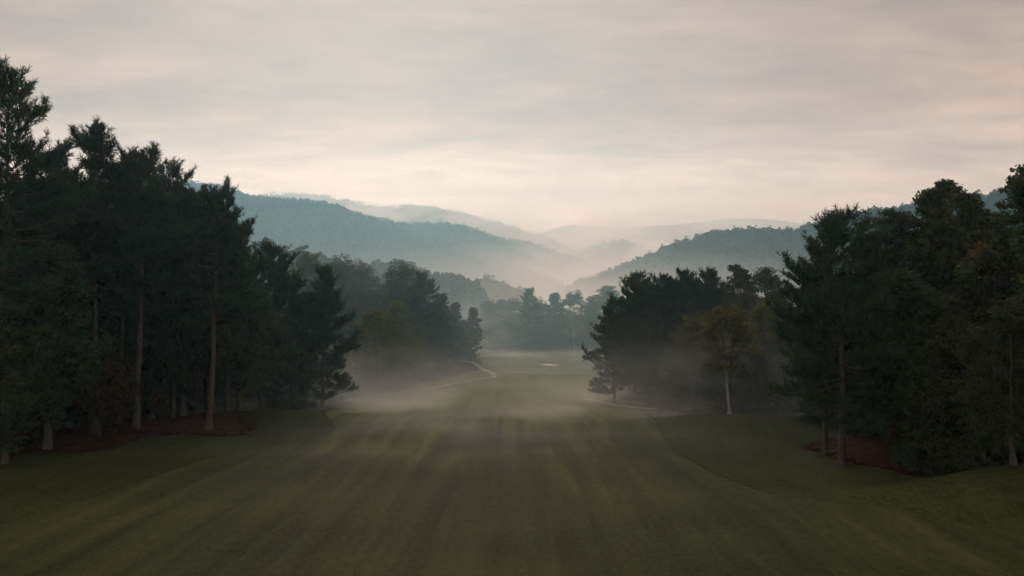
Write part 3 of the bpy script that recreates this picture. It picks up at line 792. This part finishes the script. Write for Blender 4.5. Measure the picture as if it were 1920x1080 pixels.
# --- shrubs under the trees
for px, Y, top in [(-20, 88, 700), (40, 95, 715), (90, 100, 720), (150, 106, 715), (205, 112, 720), (260, 116, 720), (310, 120, 725), (360, 124, 730), (120, 122, 700), (230, 130, 700), (330, 140, 700),
                   (410, 138, 715), (450, 142, 715), (490, 146, 705), (280, 150, 690), (380, 152, 690), (440, 156, 690), (530, 152, 690)]:
    seen("shrub", 'bush', px, Y, top, "dim shrub in the shade under the left wood", "shrubs under the left wood", cat="shrub", wide=1.5)
for px, Y, top in [(1530, 98, 730), (1580, 96, 730), (1630, 92, 730), (1680, 88, 735), (1730, 84, 740), (1780, 80, 745), (1830, 76, 745), (1880, 72, 750), (1930, 70, 750), (1660, 104, 700), (1760, 98, 700), (1860, 90, 700), (1700, 78, 790), (1780, 72, 790), (1860, 67, 800), (1920, 64, 800)]:
    seen("shrub", 'bush', px, Y, top, "dark shrub in the shade under the right wood", "shrubs under the right wood", cat="shrub", wide=1.5)

# --- saplings at the wood's edge
seen("sapling", 'pale', 452, 113, 728, "thin pale sapling at the right tip of the left straw bed", cat="sapling")
seen("sapling", 'rust', 42, 86, 748, "thin sapling at the front of the left straw bed, near the picture's edge", cat="sapling", wide=.7)
seen("sapling", 'rust', 300, 106, 728, "brownish sapling among the trunks left of the bare straight pine", cat="sapling", wide=.8)
seen("sapling", 'rust', 1677, 77, 800, "slim sapling with pale stem under the right wood", cat="sapling", wide=.6)

# --- fallen needles matted on the beds and spilling over their edges
rn = np.random.default_rng(8)
def litter(name, label, pts, n):
    L = smooth_loop(pts, True, 1.0); c = L.mean(0)
    k = rn.integers(0, len(L), n)
    f = np.where(rn.random(n) < .45, rn.normal(1.0, .025, n), np.sqrt(rn.random(n)))[:, None]
    P = c + (L[k] - c) * f + rn.normal(size=(n, 2)) * .3
    a = rn.uniform(0, 6.283, n); ln = rn.uniform(.08, .22, n); w = rn.uniform(.012, .03, n); h = rn.uniform(.05, .12, n)
    d = np.stack([np.cos(a), np.sin(a)], -1); q = np.stack([-d[:, 1], d[:, 0]], -1)
    V = []
    for sl, sw, hz in ((-1, -1, 0.), (1, -1, .5), (1, 1, 1.), (-1, 1, .4)):
        xy = P + d * ln[:, None] * sl + q * w[:, None] * sw
        V.append(np.column_stack([xy, terr(xy[:, 0], xy[:, 1]) + .05 + h * hz]))
    V = np.stack(V, 1).reshape(-1, 3)
    link(name, new_mesh(name, V, np.arange(len(V)).reshape(-1, 4), M['straw']), kind="stuff", label=label, category="pine straw")
litter("pine_straw", "loose rust-brown needles on the bed under the left pines", [g(-60, 868), g(60, 852), g(180, 846), g(250, 826), g(340, 815), g(440, 818), g(470, 793), g(448, 778), (-42, 122), (-56, 120), (-70, 110), (-75, 85), (-62, 70)], 14000)
litter("pine_straw", "loose rust-brown needles on the bed under the big right pine", [g(1520, 834), g(1550, 854), g(1600, 868), g(1670, 881), g(1740, 893), (45, 72), (60, 76), (58, 92), (44, 92), (35, 90)], 3000)

# ------------------------------------------------------------------ haze and mist
def volume(name, density, color, g):
    m = bpy.data.materials.new(name); m.use_nodes = True; t = m.node_tree; t.nodes.clear()
    out = t.nodes.new("ShaderNodeOutputMaterial"); p = t.nodes.new("ShaderNodeVolumePrincipled")
    p.inputs["Density"].default_value = density; p.inputs["Color"].default_value = (*color, 1)
    p.inputs["Absorption Color"].default_value = (1, 1, 1, 1)
    p.inputs["Anisotropy"].default_value = g
    t.links.new(p.outputs[0], out.inputs["Volume"]); return m
def box(x0, x1, y0, y1, z0, z1):
    V = [(x, y, z) for z in (z0, z1) for y in (y0, y1) for x in (x0, x1)]
    return V, [(0, 2, 3, 1), (4, 5, 7, 6), (0, 1, 5, 4), (1, 3, 7, 5), (3, 2, 6, 7), (2, 0, 4, 6)]
HV, HF = box(-5200, 5200, -600, 5400, -30, 600)
link("haze", new_mesh("haze", HV, HF, volume("haze_air", 2.1e-4, (.38, .75, .96), .62)), kind="stuff",
     label="pale blue-grey morning haze filling the whole valley", category="haze")
def drift(name, label, bounds, blobs, noise_map, step, color, g, lo=.40, hi=.66):
    """a body of drifting mist: gaussian banks torn by noise"""
    m = bpy.data.materials.new(name + "_vapour"); m.use_nodes = True; t = m.node_tree; t.nodes.clear()
    m.cycles.volume_step_rate = step
    out = t.nodes.new("ShaderNodeOutputMaterial"); p = t.nodes.new("ShaderNodeVolumePrincipled")
    p.inputs["Color"].default_value = (*color, 1); p.inputs["Absorption Color"].default_value = (1, 1, 1, 1)
    p.inputs["Anisotropy"].default_value = g
    co = objco(t); total = None
    for (c, sz, a) in blobs:
        v = t.nodes.new("ShaderNodeVectorMath"); v.operation = 'SUBTRACT'; t.links.new(co, v.inputs[0]); v.inputs[1].default_value = c
        w = t.nodes.new("ShaderNodeVectorMath"); w.operation = 'DIVIDE'; t.links.new(v.outputs[0], w.inputs[0]); w.inputs[1].default_value = sz
        d = t.nodes.new("ShaderNodeVectorMath"); d.operation = 'DOT_PRODUCT'; t.links.new(w.outputs[0], d.inputs[0]); t.links.new(w.outputs[0], d.inputs[1])
        e = mathn(t, 'MULTIPLY', mathn(t, 'POWER', math.e, mathn(t, 'MULTIPLY', d.outputs["Value"], -1.0)), a)
        total = e if total is None else mathn(t, 'ADD', total, e)
    n = noise(t, co, 1.0, 3, .6, noise_map, .6)
    mr = t.nodes.new("ShaderNodeMapRange"); mr.interpolation_type = 'SMOOTHSTEP'
    mr.inputs["From Min"].default_value = lo; mr.inputs["From Max"].default_value = hi
    mr.inputs["To Min"].default_value = .25; mr.inputs["To Max"].default_value = 1.75
    t.links.new(n, mr.inputs["Value"])
    t.links.new(mathn(t, 'MULTIPLY', total, mr.outputs[0]), p.inputs["Density"])
    t.links.new(p.outputs[0], out.inputs["Volume"])
    V, F = box(*bounds)
    return link(name, new_mesh(name, V, F, m), kind="stuff", label=label, category="mist")
drift("ground_mist", "pale morning mist lying on the fairway and at the feet of the trees", (-80, 72, 70, 330, -7, 24), [
    ((-2, 136, -1.2), (38, 24, 1.7), .016),        # the dip across the fairway
    ((-26, 142, -.5), (15, 18, 4.2), .013),
    ((0, 195, -.8), (34, 40, 1.5), .003),          # far fairway
    ((6, 266, 1.3), (26, 18, 1.6), .020),          # the green
    ((-30, 166, -.5), (18, 26, 5.5), .016),          # left bank
    ((-40, 132, 0), (18, 14, 5), .014),           # foot of the left pines
    ((32, 116, 0), (20, 15, 6.5), .024),            # before the golden trees
    ((-10, 294, 5), (13, 16, 9), .022),           # puff left of the green
    ((4, 106, -.4), (28, 20, 1.1), .014),         # thin veil creeping up the near fairway
    ((-30, 215, 3), (20, 30, 6), .004)],           # among the left bank's trees
    (.05, .04, .15), 1.2, (.93, 1, 1), .55)
drift("valley_fog", "banks of pale fog drifting between the distant hills", (-2200, 3200, 420, 4500, -12, 585), [
    ((10, 800, 10), (300, 240, 28), .0045),
    ((-20, 1600, 16), (440, 400, 40), .0007),
    ((300, 2350, 70), (360, 330, 90), .0040),
    ((240, 1060, 18), (240, 150, 30), .0007),
    ((400, 3150, 230), (260, 160, 90), .0042),
    ((200, 3400, 280), (2000, 150, 330), .0038),
    ((700, 4150, 330), (1600, 140, 330), .0045)],
    (.0036, .0018, .008), 1.4, (1, .97, .92), .6, .36, .62)

def dome(name, label, cx, cy_, rx, ry, z0, h, mat):
    nr, na = 14, 48
    el = np.linspace(0, np.pi / 2, nr)[:-1]; aa = np.linspace(0, 2 * np.pi, na, endpoint=False)
    E, A = np.meshgrid(el, aa, indexing='ij')
    wv = 1 + .12 * (vn.fbm(np.cos(A) * 2 + 4, np.sin(A) * 2 + 8 + E, 3) - .5)
    V = np.stack([cx + rx * np.cos(E) * np.cos(A) * wv, cy_ + ry * np.cos(E) * np.sin(A) * wv, z0 + h * np.sin(E)], -1).reshape(-1, 3)
    V = np.concatenate([V, [[cx, cy_, z0 + h]], [[cx, cy_, z0]]]); m_ = nr - 1
    i = np.arange(m_ * na).reshape(m_, na); r = np.roll(i, -1, 1)
    F = [np.stack([i[:-1], r[:-1], r[1:]], -1).reshape(-1, 3), np.stack([i[:-1], r[1:], i[1:]], -1).reshape(-1, 3),
         np.stack([i[-1], r[-1], np.full(na, m_ * na)], -1), np.stack([r[0], i[0], np.full(na, m_ * na + 1)], -1)]
    return link(name, new_mesh(name, V, np.concatenate(F), mat, True), kind="stuff", label=label, category="mist")
vm = volume("veil_vapour", 9.5e-4, (.55, .9, 1.0), .5)
dome("mist_veil", "thin blue-grey veil of mist among the trees around the far fairway", 0, 240, 190, 112, -7.5, 50, vm)
dome("mist_veil", "thin blue-grey veil of mist at the wood behind the green", 0, 252, 160, 84, -7.0, 40, vm)
